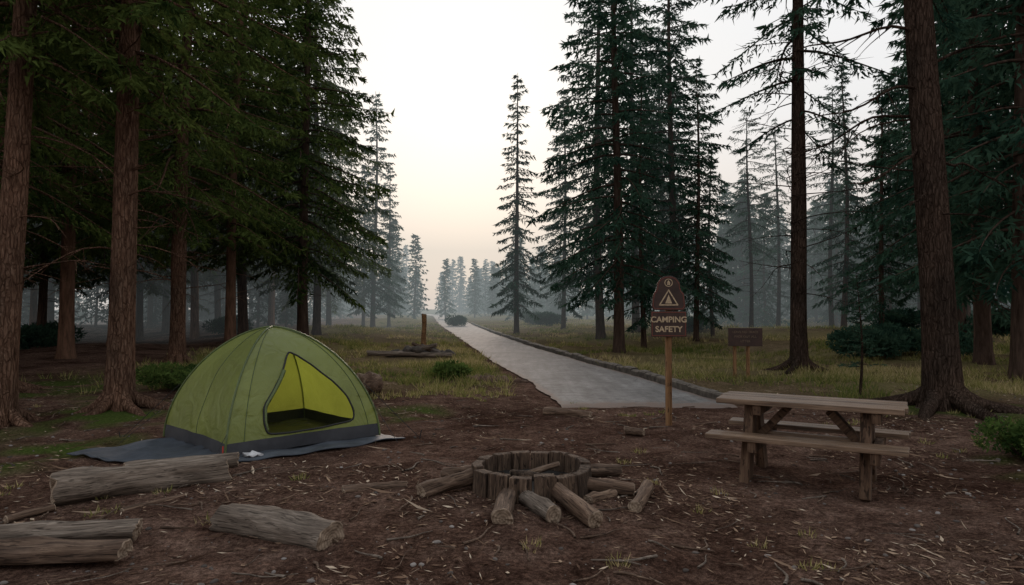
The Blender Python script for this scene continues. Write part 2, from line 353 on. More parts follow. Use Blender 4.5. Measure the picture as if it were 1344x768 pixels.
midR=[conifer('sprR%d'%i,H,r,cb,R,nb,.25,.17,5,[m_barkfar,m_folR],60+i,(0.004*(i-1),0),.45,sk,ex,14,8,1.4,.18,1.0,0,.6,.35)
      for i,(H,r,cb,R,nb,sk,ex) in enumerate([(20,.2,2.6,3.4,135,.1,.65),(18,.17,1.8,2.6,125,.14,.72),(16,.16,1.6,2.0,100,.14,.8),(21,.22,3.4,3.6,135,.12,.62)])]
far=[conifer('sprF%d'%i,H,.15,1.0,R,75,.46,.4,3,[m_barkfar,m_folR],80+i,(0,0),.45,.06,.8,0,5,1.2,.26,1.0,0,.45,.38)
      for i,(H,R) in enumerate([(12,2.3),(14,2.7),(11,1.9)])]
pine=[conifer('pine%d'%i,H,r,cb,R,nb,.18,.15,6,[m_barkdark,m_folR],100+i,lean,.45,.2,.45,dd,14,1.45,.15,1.0,rt,.5,.32,dz=4.0,dl=1.7)
      for i,(H,r,cb,R,nb,dd,lean,rt) in enumerate([(21,.2,6.0,2.4,75,44,(-.008,0),5),(15,.14,5.5,2.4,60,26,(0,0),0),(22,.27,7.2,3.2,80,10,(-.022,.0),7)])]
def tree(name,me,x,y,s=1,rz=None,sz=None):
    z=float(gh(x,y))
    return obj(name,me,None,(x,y,z-.02),(0,0,random.uniform(0,6.28) if rz is None else rz),(s,s,sz or s))
tree('spruce_tree',near[0],-7.2,9.6,1,0)
tree('spruce_tree',near[1],-6.15,10.7,1,0)
tree('spruce_tree',midL[1],-12.7,19.5,1,.2)
tree('spruce_tree',near[2],-9.05,18.5,1,0)
tree('spruce_tree',midL[1],-10.7,26,1,-.2)
tree('spruce_tree',midL[2],-9.0,29.5,.98)
tree('spruce_tree',midL[0],-12.2,31)
tree('spruce_tree',midL[2],-10.3,36,.98)
tree('spruce_tree',near[2],-9.9,13.2,1,2)
pts=[(-7.2,9.6),(-6.15,10.7),(-12.7,19.5),(-9.05,18.5),(-10.7,26),(-9.0,29.5),(-12.2,31),(-10.3,36),(-9.9,13.2)]
tries=0; cnt=0
while cnt<46 and tries<4000:
    tries+=1; y=random.uniform(11.5,60); x=xe(y)-random.uniform(.5,8+y*.4)
    if y<20 and x>-12: continue
    if all((x-a)**2+(y-b)**2>2.8**2 for a,b in pts):
        pts.append((x,y)); cnt+=1
        s=random.uniform(.8,1.1); tree('spruce_tree',random.choice(midL),x,y,s)
tree('spruce_tree',midR[1],-11.6,57,1.12)
tree('spruce_tree',midR[2],-11.9,66,1.0)
tree('spruce_tree',midR[2],-13.5,62,.95)
for x,y,s in [(-12.9,90,.95),(-10.2,105,.85),(-6,110,.8),(-14.5,84,1.0),(-3.2,112,.75),(.5,75,.95)]: tree('spruce_tree',random.choice(far),x,y,s)
tree('spruce_tree',midR[2],.27,41,1.0,1)
for m,x,y,s in [(0,3.75,24,.92),(3,4.4,34,1.0),(1,3.4,45,.9),(0,7.6,32,1.0),(1,8.1,30,.7),(3,6.9,38,1.0),(0,9.2,42,.95),(2,5.6,29,.75),(2,9.7,33,.6)]:
    tree('spruce_tree',midR[m],x,y,s)
tree('pine_tree',pine[0],7.1,16.9,1,.5)
tree('pine_tree',pine[1],19.2,41,1)
bigpine=tree('pine_tree',pine[2],6.9,11.0,1,0)
tree('pine_tree',pine[1],14,40,.88)
tree('pine_tree',pine[1],17.5,45,.95)
for m,x,y,s in [(3,13.1,19,.95),(0,11.3,15.2,1),(3,13.4,16.5,1),(0,16.5,26,.9),(1,14.9,27.5,.62),(3,19,29,1),(2,16.5,34,.85),(0,22,33,1),(1,15.2,22,1.0),(1,12,50,.8),(2,21,38,.9),(0,24,40,1),(1,26,46,1)]:
    tree('spruce_tree',midR[m],x,y,s)
df=empty('distant_forest')
def dtree(x,y,s): obj('distant_tree',random.choice(far),df,(x,y,float(gh(x,y))),(0,0,random.uniform(0,6)),(s*1.1,s*1.1,s))
for i in range(290):
    if i<120: y=random.uniform(80,135); x=random.uniform(-.58,.95)*y
    elif i<210: y=random.uniform(52,85); x=random.uniform(.27*y+2,.9*y)
    else: y=random.uniform(110,175); x=random.uniform(-.25,.2)*y
    xcr=np.interp(y,RY,RC)
    if abs(x-xcr)<(4+.01*y): continue
    dtree(x,y,random.uniform(.6,.95) if x<.2*y else random.uniform(.7,1.05))
for i in range(46):
    y=random.uniform(178,205); x=random.uniform(-.17,.1)*y
    if abs(x-np.interp(y,RY,RC))<3.5: continue
    dtree(x,y,random.choice([.7,.8,.9,1.0,1.15,1.3]))
for i in range(80):   # understorey closing the view under the left-hand spruces
    y=random.uniform(46,78); x=-random.uniform(.3,.95)*y
    dtree(x,y,random.uniform(.3,.75))
def bare(x,y,zs,name):
    parts=[]
    r=np.random.default_rng(int(x*100))
    for z,az,L,dz in zs:
        s=np.linspace(0,1,14); hd=np.array([math.cos(az),math.sin(az),0])
        P=np.array([0,0,z])+np.outer(s*L,hd)+np.outer(dz*L*np.sin(s*2.2)+ -.25*L*s**3,[0,0,1])+np.outer(.06*L*np.sin(s*7+z),[-hd[1],hd[0],0])+np.outer(.03*L*np.sin(s*11+z*2),[0,0,1])
        Vt,Ft=tube(P,.028*(1-s*.9)+.003,5); parts.append((Vt,Ft,0,True))
        for j in range(9):
            i=r.integers(3,13); b=P[i]; d=hd*r.uniform(.3,1)+np.array([r.normal()*.5,r.normal()*.5,r.uniform(-.9,.2)]); d/=np.linalg.norm(d)
            l=r.uniform(.2,.6)*L*.45; ss=np.linspace(0,1,6)
            P2=b+np.outer(ss*l,d)+np.outer(-.2*l*ss**2,[0,0,1])+np.outer(.06*l*np.sin(ss*6),[hd[1],-hd[0],0])
            Vt,Ft=tube(P2,.010*(1-ss*.85)+.0015,4); parts.append((Vt,Ft,0,True))
    return build(name,parts,[m_barkdark])
bt=obj('bare_limbs',bare(6.9,11,[(5.3,3.2,2.1,-.15),(4.4,3.5,1.7,-.35),(6.0,2.9,2.6,.1),(4.9,2.7,2.2,-.1),(3.9,.3,1.4,.1),(5.6,5.6,1.8,.1),(3.6,3.9,1.0,-.2)],'limbs'),bigpine,(-.1,0,0))

# ---------------------------------------------------------------- undergrowth
def bushmesh(name,R,Hh,n,leaf,seed,mat,clumps=14):
    r=np.random.default_rng(seed); P=[];D=[]
    for c in range(clumps):
        a=r.uniform(0,6.3); rr=R*math.sqrt(r.uniform(0,1))*.75; h=Hh*r.uniform(.35,.8)*(1-.5*(rr/R)**2)
        cc=np.array([rr*math.cos(a),rr*math.sin(a),h]); k=n//clumps; d=r.normal(size=(k,3)); d/=np.linalg.norm(d,axis=1)[:,None]
        rad=(R*.38)*r.uniform(.3,1,k)**.5; p=cc+d*rad[:,None]*np.array([1,1,.75]); p[:,2]=np.abs(p[:,2])
        P.append(p); D.append(d+r.normal(size=(k,3))*.7+[0,0,.3])
    P=np.concatenate(P);D=np.concatenate(D); L=leaf*r.uniform(.6,1.3,len(P))
    V,F=leaves_tri(P,D,L,L*.28,r); parts=[(V,F,0,False)]
    for j in range(16):
        a=r.uniform(0,6.3); s=np.linspace(0,1,4); Pp=np.outer(s,[R*.6*math.cos(a),R*.6*math.sin(a),Hh*r.uniform(.5,.9)]); Vt,Ft=tube(Pp,.008*(1-s*.7),4); parts.append((Vt,Ft,1,True))
    return build(name,parts,[mat,m_barkdark],attrs={'clump':lambda V:clump(V*4)})
b1=bushmesh('b1',.55,.5,4200,.06,1,m_bush); b2=bushmesh('b2',1.0,.85,3600,.12,2,m_folR,18); b3=bushmesh('b3',.5,.3,3000,.08,3,m_bush,16)
def bush(me,x,y,s=1,sz=None): obj('bush',me,None,(x,y,float(gh(x,y))),(0,0,random.uniform(0,6)),(s,s,sz or s))
bush(b1,-6.6,13.2,1.2,1.0); bush(b1,-6.0,12.9,.9,.8)
bush(b3,-1.4,15.6,1.0,1.0)
bush(b1,5.5,7.35,.85,.9); bush(b1,6.1,7.2,.9,.9)
for x,y,s in [(11.3,21.5,1.2),(12.6,22.5,1.1),(13.5,21,1.2),(17,30,1.2),(20,28,1.4),(9.5,36,1),(24,36,1.5),(-5.2,62,1.2),(3,52,1.3),(1.8,60,1.3),(-17,24,1),(-20,30,1.3),(-15,36,1.2)]: bush(b2,x,y,s)
r=np.random.default_rng(11)
n=30000; yg=11.5+ (r.uniform(0,1,n)**1.7)*60; xg=r.uniform(-.75,.85,n)*yg
pm=gmask(xg,yg)*np.clip(.38+1.0*n2(xg,yg,.9,21),0.03,1)
keep=(r.uniform(0,1,n)<pm)&(np.hypot(xg+3.05,yg-22.3)>.9); xg,yg=xg[keep],yg[keep]
xs2=r.uniform(-8,8,260); ys2=r.uniform(4.2,12,260); kp=(np.hypot(xs2-.17,ys2-6.05)>1.1)&(np.hypot(xs2+3,ys2-8.4)>2.1)&(n2(xs2,ys2,.9,31)>.12); xs2,ys2=xs2[kp],ys2[kp]
xs3=r.normal(-1.9,1.6,420); ys3=r.normal(14.5,1.6,420); kp=(np.abs(xs3-np.interp(ys3,RY,RC))>1.7)&(ys3>11.6)&(n2(xs3,ys3,1.6,33)>-.1); xs3,ys3=xs3[kp],ys3[kp]
def tuftblades(xc,yc,nb,h,spread):
    k=len(xc); a=r.uniform(0,6.3,(k,nb)); rr=spread*np.sqrt(r.uniform(0,1,(k,nb)))
    x=xc[:,None]+rr*np.cos(a); y=yc[:,None]+rr*np.sin(a); z=gh(x,y)-.01
    hh=(h if np.isscalar(h) else h[:,None])*r.uniform(.4,1.2,(k,nb))
    D=np.stack([np.cos(a)*.5+r.normal(size=a.shape)*.3,np.sin(a)*.5+r.normal(size=a.shape)*.3,np.ones_like(a)],-1)
    P=np.stack([x,y,z],-1).reshape(-1,3); wdt=(.0022+.0005*y).reshape(-1)
    return leaves_tri(P,D.reshape(-1,3),hh.reshape(-1),wdt,r)
V1,F1=tuftblades(xg,yg,14,.12+.12*r.uniform(0,1,len(xg))+.08*np.clip(n2(xg,yg,.5,22),0,1),.14)
V2,F2=tuftblades(xs2,ys2,26,.07,.07)
V3,F3=tuftblades(xs3,ys3,22,.15,.12)
obj('grass',build('grass',[(V1,F1,0,False),(V2,F2,0,False),(V3,F3,0,False)],[m_grass],attrs={'clump':lambda V:np.clip(.2+.3*n2(V[:,0],V[:,1],.5,55),-.1,.5)}))
n=56000; yl=3+ r.uniform(0,1,n)**1.3*13; xl=r.uniform(-1,1,n)*(yl*.85+1)
den=np.clip(.4+.95*n2(xl,yl,1.3,41),.08,1); kp=(r.uniform(0,1,n)<den)&(roadmask(xl,yl)<.3); xl,yl=xl[kp],yl[kp]; n=len(xl)
a=r.uniform(0,6.3,n); L=r.uniform(.012,.05,n)*(1+(r.uniform(0,1,n)>.965)*2.5); Wl=r.uniform(.0015,.005,n)+ (r.uniform(0,1,n)>.82)*r.uniform(.004,.015,n)
z=gh(xl,yl)+.003
dx,dy=np.cos(a),np.sin(a); t1=r.uniform(-.25,.35,n)
A=np.stack([xl-dx*L,yl-dy*L,z],-1);B=np.stack([xl+dy*Wl,yl-dx*Wl,z+.004+.3*L*np.abs(t1)],-1);C=np.stack([xl+dx*L,yl+dy*L,z+.004+L*np.abs(t1)],-1);D=np.stack([xl-dy*Wl,yl+dx*Wl,z+.002],-1)
obj('leaf_litter',build('litter',[(np.stack([A,B,C,D],1).reshape(-1,3),np.arange(4*n).reshape(-1,4),0,False)],[m_litter]))
bm=bmesh.new(); bmesh.ops.create_icosphere(bm,subdivisions=2,radius=1); ic=np.array([v.co[:] for v in bm.verts]); fc=np.array([[v.index for v in f.verts] for f in bm.faces]); bm.free()
def stones(x,y,s,flat=.6):
    n=len(x); nv=len(ic)
    th=r.uniform(0,6.3,n); sc=np.stack([s*r.uniform(.7,1.3,n),s*r.uniform(.7,1.3,n),s*flat*r.uniform(.6,1.2,n)],-1)
    Vv=ic[None]*(1+.0*ic[None]); ph=r.uniform(0,6.3,(n,1,3)); Vv=Vv*(1+.18*np.sin(2.5*ic[None][:,:,[1,2,0]]+ph))
    Vv=Vv*sc[:,None,:]; c,s_=np.cos(th)[:,None],np.sin(th)[:,None]
    Xr=Vv[...,0]*c-Vv[...,1]*s_; Yr=Vv[...,0]*s_+Vv[...,1]*c
    Vv=np.stack([Xr+x[:,None],Yr+y[:,None],Vv[...,2]+(gh(x,y)+s*.15)[:,None]],-1)
    return Vv.reshape(-1,3),(fc[None]+np.arange(n)[:,None,None]*nv).reshape(-1,3)
n=2000; yp=3+r.uniform(0,1,n)**1.2*11; xp=r.uniform(-1,1,n)*(yp*.85+.5); kp=roadmask(xp,yp)<.3; xp,yp=xp[kp],yp[kp]
Vp,Fp=stones(xp,yp,.005+.019*r.uniform(0,1,len(xp))**4)
obj('gravel',build('gravel',[(Vp,Fp,0,True)],[m_stone]))
m_rock=plain('rock',(.085,.072,.062),.95,.2,var=.6,sc=5)
xq=r.normal(-3.05,.42,46); yq=r.normal(22.5,.3,46); Vp,Fp=stones(xq,yq,r.uniform(.1,.24,46),.9); Vp[:,2]+=.22*np.exp(-((Vp[:,0]+3.05)**2)*4)*(np.random.default_rng(1).random(46).repeat(len(ic)))
obj('rock_pile',build('rocks',[(Vp,Fp,0,False)],[m_rock]))
xq=r.normal(-.42,.28,60); yq=r.normal(15.4,.22,60); Vp,Fp=stones(xq,yq,r.uniform(.03,.12,60),.8)
m_rockb=plain('rock_brown',(.14,.09,.066),.95,.2,var=.6,sc=5)
obj('rock_pile',build('rocks2',[(Vp,Fp,0,False)],[m_rockb]))

# ---------------------------------------------------------------- logs
def logmesh(name,L,rad,mat,seed,half=False,n=26,k=30,jit=.12,taper=.9,bend=.02):
    rr=np.random.default_rng(seed); s=np.linspace(0,1,k)
    P=np.stack([(s-.5)*L,bend*L*np.sin(s*3.1),bend*.5*L*np.sin(s*4+1)],-1)
    R=rad*(1-(1-taper)*s); R=R*(1+.04*np.sin(s*9+seed))
    V,F=tube(P,R,n,jit,seed)
    if half: V[:,2]=np.where(V[:,2]<-.3*rad,-.3*rad+.1*(V[:,2]+.3*rad),V[:,2])
    for e,sg in ((0,-1),(k-1,1)):
        V[e*n:(e+1)*n,0]+=sg*rad*(.25*(V[e*n:(e+1)*n,2]/rad)*rr.uniform(-1,1)+.08*rr.normal(size=n))
    parts=[(V,F,0,True)]
    for e,sg in ((0,-1),(k-1,1)):
        ring=V[e*n:(e+1)*n].copy(); c=ring.mean(0)
        in1=c+(ring-c)*.93+np.array([sg*.006,0,0]); in2=c+(ring-c)*.5+np.array([sg*.008,0,0])+rr.normal(size=(n,3))*.003
        VV=np.concatenate([ring,in1,in2,[c+np.array([sg*.006,0,0])]])
        FF=gridF(3,n,True); FF=FF if sg>0 else FF[:,::-1]
        tri=np.array([(2*n+i,2*n+(i+1)%n,3*n) for i in range(n)]); tri=tri if sg>0 else tri[:,::-1]
        parts.append((VV,FF,1,False)); parts.append((VV,tri,1,False))
    return build(name,parts,[mat,m_cut])
def logpp(name,p0,p1,rad,mat,seed,parent=None,half=False,roll=0,**kw):
    p0=Vector(p0);p1=Vector(p1); d=p1-p0; me=logmesh(name,d.length,rad,mat,seed,half,**kw)
    o=obj(name,me,parent); o.rotation_mode='QUATERNION'
    q=d.to_track_quat('X','Z')
    o.rotation_quaternion=q@Quaternion((1,0,0),roll); o.location=(p0+p1)/2; return o
logpp('log',(-3.72,5.56,.12),(-2.62,6.3,.13),.135,m_grey,1)
logpp('log',(-3.4,6.02,.16),(-2.62,6.54,.17),.08,m_grey,2)
logpp('log',(-2.1,5.0,.06),(-1.2,4.56,.065),.125,m_grey,3,half=True,taper=1.05)
logpp('log',(-3.3,4.22,.07),(-2.42,4.3,.08),.095,m_brown,4,half=True)
logpp('log',(-3.35,4.42,.12),(-2.5,4.6,.13),.075,m_grey,5)
logpp('stick',(-3.0,5.3,.03),(-2.72,5.75,.04),.028,m_brown,6,n=10)
logpp('stick',(-3.75,5.1,.03),(-3.6,5.4,.04),.03,m_brown,16,n=10)
logpp('log',(-1.42,5.78,.05),(-.93,6.0,.05),.05,m_brown,7,jit=.2)
logpp('log',(.48,10.2,.06),(1.14,9.95,.06),.065,m_brown,8,jit=.2)
logpp('log',(1.45,8.75,.04),(1.66,8.65,.04),.05,m_brown,9)
logpp('log_round',(-2.72,12.3,.24),(-2.42,12.5,.24),.2,m_brown,10)
logpp('marker_post',(-3.1,24,-.1),(-3.1,24,1.4),.085,m_post,12)
logpp('fallen_branch',(-4.6,21.8,.15),(-1.9,21.6,.15),.08,m_grey,13)
logpp('fallen_branch',(-3.8,22.0,.12),(-2.4,21.8,.45),.075,m_grey,14)
logpp('fallen_branch',(-2.3,22.1,.1),(-3.2,21.9,.5),.06,m_brown,15)
rt=np.random.default_rng(77); parts=[]
for i in range(380):
    y=rt.uniform(3.6,12); x=rt.uniform(-.75,.75)*y
    if math.hypot(x-.17,y-6.05)<.75 or (math.hypot(x+3,y-8.4)<2) : continue
    L=rt.uniform(.08,.45); a=rt.uniform(0,6.3); s=np.linspace(0,1,6)
    px=x+np.cos(a)*L*s+.06*L*np.sin(s*5); py=y+np.sin(a)*L*s+.06*L*np.cos(s*6)
    Vt,Ft=tube(np.stack([px,py,gh(px,py)+.008+.01*np.sin(s*3)],-1),rt.uniform(.003,.012)*(1-.6*s),5); parts.append((Vt,Ft,int(rt.integers(0,2)),True))
obj('fallen_twigs',build('twigs',parts,[m_grey,m_brown]))

# ---------------------------------------------------------------- fire pit
fp=empty('fire_pit',(.17,6.05,float(gh(.17,6.05))-.01))
nst=16; rs=np.random.default_rng(15)
for i in range(nst):
    a0=2*math.pi*i/nst+rs.uniform(0,.02); a1=2*math.pi*(i+1)/nst-.016; h=.232+rs.uniform(-.016,.012); Ro=.53+rs.uniform(-.014,.012); Ri=.435+rs.uniform(-.01,.01)
    bmm=bmesh.new(); vs=[]; m_=5
    for zz in (-.03,h):
        sc=1.0 if zz>0 else 1.03
        for j in range(m_):
            a=a0+(a1-a0)*j/(m_-1); vs.append(bmm.verts.new((Ro*sc*math.cos(a),Ro*sc*math.sin(a),zz+rs.uniform(-.004,.004))))
        for j in range(m_-1,-1,-1):
            a=a0+(a1-a0)*j/(m_-1); vs.append(bmm.verts.new((Ri*math.cos(a),Ri*math.sin(a),zz+rs.uniform(-.004,.004))))
    k=2*m_
    bmm.faces.new(vs[:k][::-1]); bmm.faces.new(vs[k:])
    for j in range(k): bmm.faces.new((vs[j],vs[(j+1)%k],vs[k+(j+1)%k],vs[k+j]))
    bmesh.ops.recalc_face_normals(bmm,faces=bmm.faces)
    me=bpy.data.meshes.new('stave'); bmm.to_mesh(me); bmm.free(); me.materials.append(m_stave)
    o=obj('stave_%d'%i,me,fp); bv=o.modifiers.new('b','BEVEL'); bv.width=.009; bv.segments=2; bv.limit_method='ANGLE'
m_ash=plain('ash',(.035,.032,.03),.95,.1,var=.6,sc=20)
aa=np.linspace(0,2*np.pi,32,endpoint=False); rr_=np.linspace(.0,.45,8)
V=np.stack([np.outer(rr_,np.cos(aa)),np.outer(rr_,np.sin(aa)),.07+.02*np.random.default_rng(2).random((8,32))],-1).reshape(-1,3)
obj('ash_bed',build('ash',[(V,gridF(8,32,True),0,True)],[m_ash]),fp)
def fl(n_,p0,p1,rad,mt,sd):
    o=logpp(n_,p0,p1,rad,mt,sd,fp,n=18,k=14); o.location=o.location-fp.location; return o
fl('log_1',(-.07,4.98,.075),(-.02,5.6,.09),.078,m_brown,21)
fl('log_2',(.31,5.1,.07),(.1,5.58,.09),.07,m_grey,22)
fl('log_3',(.6,4.97,.07),(.38,5.55,.13),.07,m_brown,23)
fl('log_4',(1.02,5.8,.06),(.5,5.85,.14),.062,m_brown,24)
fl('log_5',(1.17,5.95,.06),(.96,5.36,.06),.056,m_brown,25)
fl('log_6',(-.76,5.72,.07),(-.3,5.95,.16),.068,m_brown,26)
fl('log_7',(-.62,6.35,.06),(-.3,6.2,.14),.06,m_brown,27)
fl('log_8',(1.0,6.5,.06),(.55,6.3,.12),.06,m_brown,28)
fl('log_9',(.12,6.1,.12),(.42,6.28,.18),.028,m_brown,29)
fl('log_10',(.0,6.15,.12),(.35,5.9,.15),.035,m_stave,30)
fl('log_11',(.62,5.55,.05),(.85,5.75,.05),.045,m_brown,31)

# ---------------------------------------------------------------- boxes
def box(name,size,loc,rot,mat,parent,bev=.006,sub=0):
    bmm=bmesh.new(); bmesh.ops.create_cube(bmm,size=1)
    for v in bmm.verts: v.co=Vector((v.co.x*size[0],v.co.y*size[1],v.co.z*size[2]))
    me=bpy.data.meshes.new(name); bmm.to_mesh(me); bmm.free(); me.materials.append(mat)
    o=obj(name,me,parent,loc,rot); b=o.modifiers.new('b','BEVEL'); b.width=bev; b.segments=2; return o
pt=empty('picnic_table',(2.82,6.52,float(gh(2.82,6.52))),math.radians(-31))
Lt=1.62
for i in range(4): box('top_plank_%d'%i,(Lt+random.uniform(-.03,.03),.152,.05),(random.uniform(-.012,.012),-.24+.16*i,.735+random.uniform(-.002,.002)),(random.uniform(-.015,.015),0,0),m_table,pt)
for s_,nm in ((-1,'front'),(1,'back')):
    for j in range(2): box('bench_plank_%s_%d'%(nm,j),(Lt+.04+random.uniform(-.03,.03),.12,.045),(0,s_*(.44+.125*(j-.5)),.43),(0,0,0),m_table,pt)
for e_i,ex in enumerate((-.5,.5)):
    box('bench_beam_%d'%e_i,(.075,1.08,.1),(ex+.085,0,.357),(0,0,0),m_tableleg,pt)
    box('top_beam_%d'%e_i,(.075,.6,.09),(ex+.085,0,.662),(0,0,0),m_tableleg,pt)
    for s_ in (-1,1):
        ang=math.radians(22)*s_
        box('leg_%d_%d'%(e_i,(s_+1)//2),(.09,.19,.80),(ex,s_*.25,.335),(ang,0,0),m_tableleg,pt,.012)
    for s_ in (-1,1): box('brace_%d_%d'%(e_i,(s_+1)//2),(.42,.07,.07),(ex-math.copysign(.18,ex),s_*.037,.52),(0,math.copysign(math.radians(48),ex),0),m_tableleg,pt)
box('stretcher',(.84,.05,.09),(0,0,.39),(0,0,0),m_table,pt)

# ---------------------------------------------------------------- signs
m_sign=plain('sign_brown',(.045,.022,.017),.5,.4,var=.5,sc=8); m_cream=plain('sign_cream',(.5,.38,.25),.6,.3,var=.5,sc=30); m_red=plain('sign_red',(.18,.05,.035),.6,.3,var=.2)
m_faint=plain('faded_lettering',(.22,.16,.11),.7,.2,var=.5,sc=30)
def prism(name,pts,t,mat,parent,y=0,bev=.004):
    bmm=bmesh.new(); v=[bmm.verts.new((p[0],y,p[1])) for p in pts]; f=bmm.faces.new(v)
    e=bmesh.ops.extrude_face_region(bmm,geom=[f]); vv=[q for q in e['geom'] if isinstance(q,bmesh.types.BMVert)]
    bmesh.ops.translate(bmm,verts=vv,vec=(0,t,0)); bmesh.ops.recalc_face_normals(bmm,faces=bmm.faces)
    me=bpy.data.meshes.new(name); bmm.to_mesh(me); bmm.free(); me.materials.append(mat)
    o=obj(name,me,parent)
    if bev: b=o.modifiers.new('b','BEVEL'); b.width=bev; b.segments=2
    return o
def outline(name,pts,w,mat,parent,y,closed=True):
    c=np.array(list(pts)+([pts[0]] if closed else [])); parts=[]
    for i in range(len(c)-1):
        a,b=c[i],c[i+1]; d=(b-a)/np.linalg.norm(b-a); nn=np.array([-d[1],d[0]])*w/2; a=a-d*w*.35; b=b+d*w*.35
        q=[(a+nn),(b+nn),(b-nn),(a-nn)]; yv=y-.0006*(i%2)
        v=np.array([(p[0],yv,p[1]) for p in q]+[(p[0],yv+.004,p[1]) for p in q])
        parts.append((v,np.array([(0,1,2,3),(0,4,5,1),(1,5,6,2),(2,6,7,3),(3,7,4,0)]),0))
    return obj(name,build(name,parts,[mat]),parent)
def text(s,size,loc,mat,parent,name='lettering',off=.003):
    c=bpy.data.curves.new(name,'FONT'); c.body=s; c.size=size; c.align_x='CENTER'; c.align_y='CENTER'; c.extrude=.002; c.offset=off
    c.materials.append(mat); o=bpy.data.objects.new(name,c); o.location=loc; o.rotation_euler=(math.pi/2,0,0); link(o,parent); return o
sg=empty('camping_sign',(2.12,9.25,float(gh(2.12,9.25))),math.radians(-8))
box('post',(.085,.085,1.95),(0,.05,.87),(0,0,0),m_post,sg,.012)
prism('lower_board',[(-.235,1.2),(.235,1.2),(.235,1.545),(-.235,1.545)],.03,m_sign,sg,-.03)
outline('lower_border',[(-.22,1.215),(.22,1.215),(.22,1.53),(-.22,1.53)],.008,m_red,sg,-.034)
text('CAMPING',.108,(0,-.033,1.43),m_cream,sg); text('SAFETY',.108,(0,-.033,1.30),m_cream,sg)
up=[(-.2,1.56),(.2,1.56),(.225,1.6),(.215,1.7),(.205,1.78),(.17,1.82),(.155,1.87),(.15,1.93)]+[(.13*math.cos(t),1.94+.085*math.sin(t)) for t in np.linspace(.35,math.pi-.35,9)]+[(-.15,1.93),(-.155,1.87),(-.17,1.82),(-.205,1.78),(-.215,1.7),(-.225,1.6)]
prism('upper_board',up,.03,m_sign,sg,-.03)
cc=np.array([0,1.78]); outline('upper_border',[tuple(cc+(np.array(p)-cc)*.92) for p in up],.008,m_red,sg,-.034)
outline('tent_symbol',[(-.12,1.63),(.12,1.63),(0,1.83)],.016,m_cream,sg,-.034)
prism('symbol_tree',[(-.045,1.65),(.045,1.65),(0,1.77)],.004,m_cream,sg,-.034,0)
outline('round_symbol',[(.05*math.cos(t),1.93+.05*math.sin(t)) for t in np.linspace(0,2*math.pi,16,endpoint=False)],.010,m_cream,sg,-.034)
prism('flame_symbol',[(-.018,1.9),(.018,1.9),(.022,1.93),(0,1.965),(-.02,1.935)],.004,m_cream,sg,-.034,0)
s2=empty('notice_sign',(5.15,15.1,float(gh(5.15,15.1))),math.radians(-12))
prism('board',[(-.36,.72),(.36,.72),(.36,1.12),(-.36,1.12)],.035,m_sign,s2,-.03)
for i_,px in enumerate((-.22,.06)): box('post_%d'%i_,(.075,.07,1.1 if px>0 else .95),(px,.045,.5),(0,0,0),m_post,s2,.01)
for i,tx in enumerate(['LEAVE NO TRACE','PACK OUT ALL','LITTER']): text(tx,.068,(0,-.033,1.03-.1*i),m_faint,s2,'lettering',0)

# ---------------------------------------------------------------- tent
def fabric(name,c,f=.45,tcm=(1.6,1.5,.75)):
    m,nt=M(name); co=N(nt,'ShaderNodeTexCoord').outputs['Object']; n=noisen(nt,co,4,4,.5,1.0); n2_=noisen(nt,co,1.2,3)
    col=mixc(nt,1.0,c,ramp(nt,n2_,[(.3,(.8,.8,.8)),(.7,(1.08,1.08,1.08))]).outputs[0],'MULTIPLY')
    tc=mixc(nt,1.0,col,tcm,'MULTIPLY')
    finish(nt,col,.42,n,.7,.07,.5,transl=(f,tc)); return m
m_green=fabric('tent_fabric',(.26,.3,.11),.45,(2.1,2.0,.75)); m_black=plain('black_trim',(.02,.02,.022),.6,.3); m_floor=plain('tent_floor',(.045,.048,.056),.5,.35)
m_tarp=plain('tarp',(.06,.07,.088),.7,.35,var=.45,sc=4,bs=.5,bd=.04); m_seam=fabric('seam_green',(.11,.15,.05),.2)
TC=[np.array(p) for p in [(-.02,-1.31),(1.32,.04),(0,1.34),(-1.30,-.04)]]; TH=1.34
tent=empty('camping_tent',(-2.97,8.47,.03))
def surf(i,u,zh,out=0):
    u=np.asarray(u,float); zh=np.clip(np.asarray(zh,float),0,1); s=np.clip(1-zh**1.75,0,1)**.6
    A,B=TC[i],TC[(i+1)%4]
    b=A[None,:]*(1-u.reshape(-1,1))+B[None,:]*u.reshape(-1,1)
    bul=1+.01*np.sin(np.pi*u)*np.sin(np.pi*zh**.8)-.05*np.sin(np.pi*u)*(1-zh)
    bul=bul+.008*np.sin(u*23+zh*5+i)*(1-zh)*np.sin(np.pi*u)+.009*np.sin(u*9-zh*14+i*2)*np.sin(np.pi*u)
    xy=b*(s*bul).reshape(-1,1)*(1+out)
    z=TH*zh*(1+out)
    return np.concatenate([xy,z.reshape(-1,1)],1)
zb=.11
parts=[]
ug=np.linspace(0,1,25)
for i in range(4):
    z1=np.linspace(0,zb,4); Ug,Zg=np.meshgrid(ug,z1); parts.append((surf(i,Ug.ravel(),Zg.ravel(),.004),gridF(4,25),1,True))
    if i!=0:
        th=np.linspace(math.asin(zb),math.pi/2,26); Ug,Zg=np.meshgrid(ug,np.sin(th)); parts.append((surf(i,Ug.ravel(),Zg.ravel()),gridF(26,25),0,True))
t0=math.asin(zb)*2/math.pi
dp=np.array([(.24,.14),(.215,.24),(.21,.36),(.27,.47),(.35,.61),(.42,.74),(.47,.785),(.55,.75),(.66,.66),(.77,.52),(.83,.38),(.85,.24),(.83,.16),(.6,.135),(.4,.13)])
dpt=np.stack([dp[:,0],np.arcsin(dp[:,1])*2/np.pi],1)
cen=np.array([.53,np.arcsin(.4)*2/np.pi]); NA=120
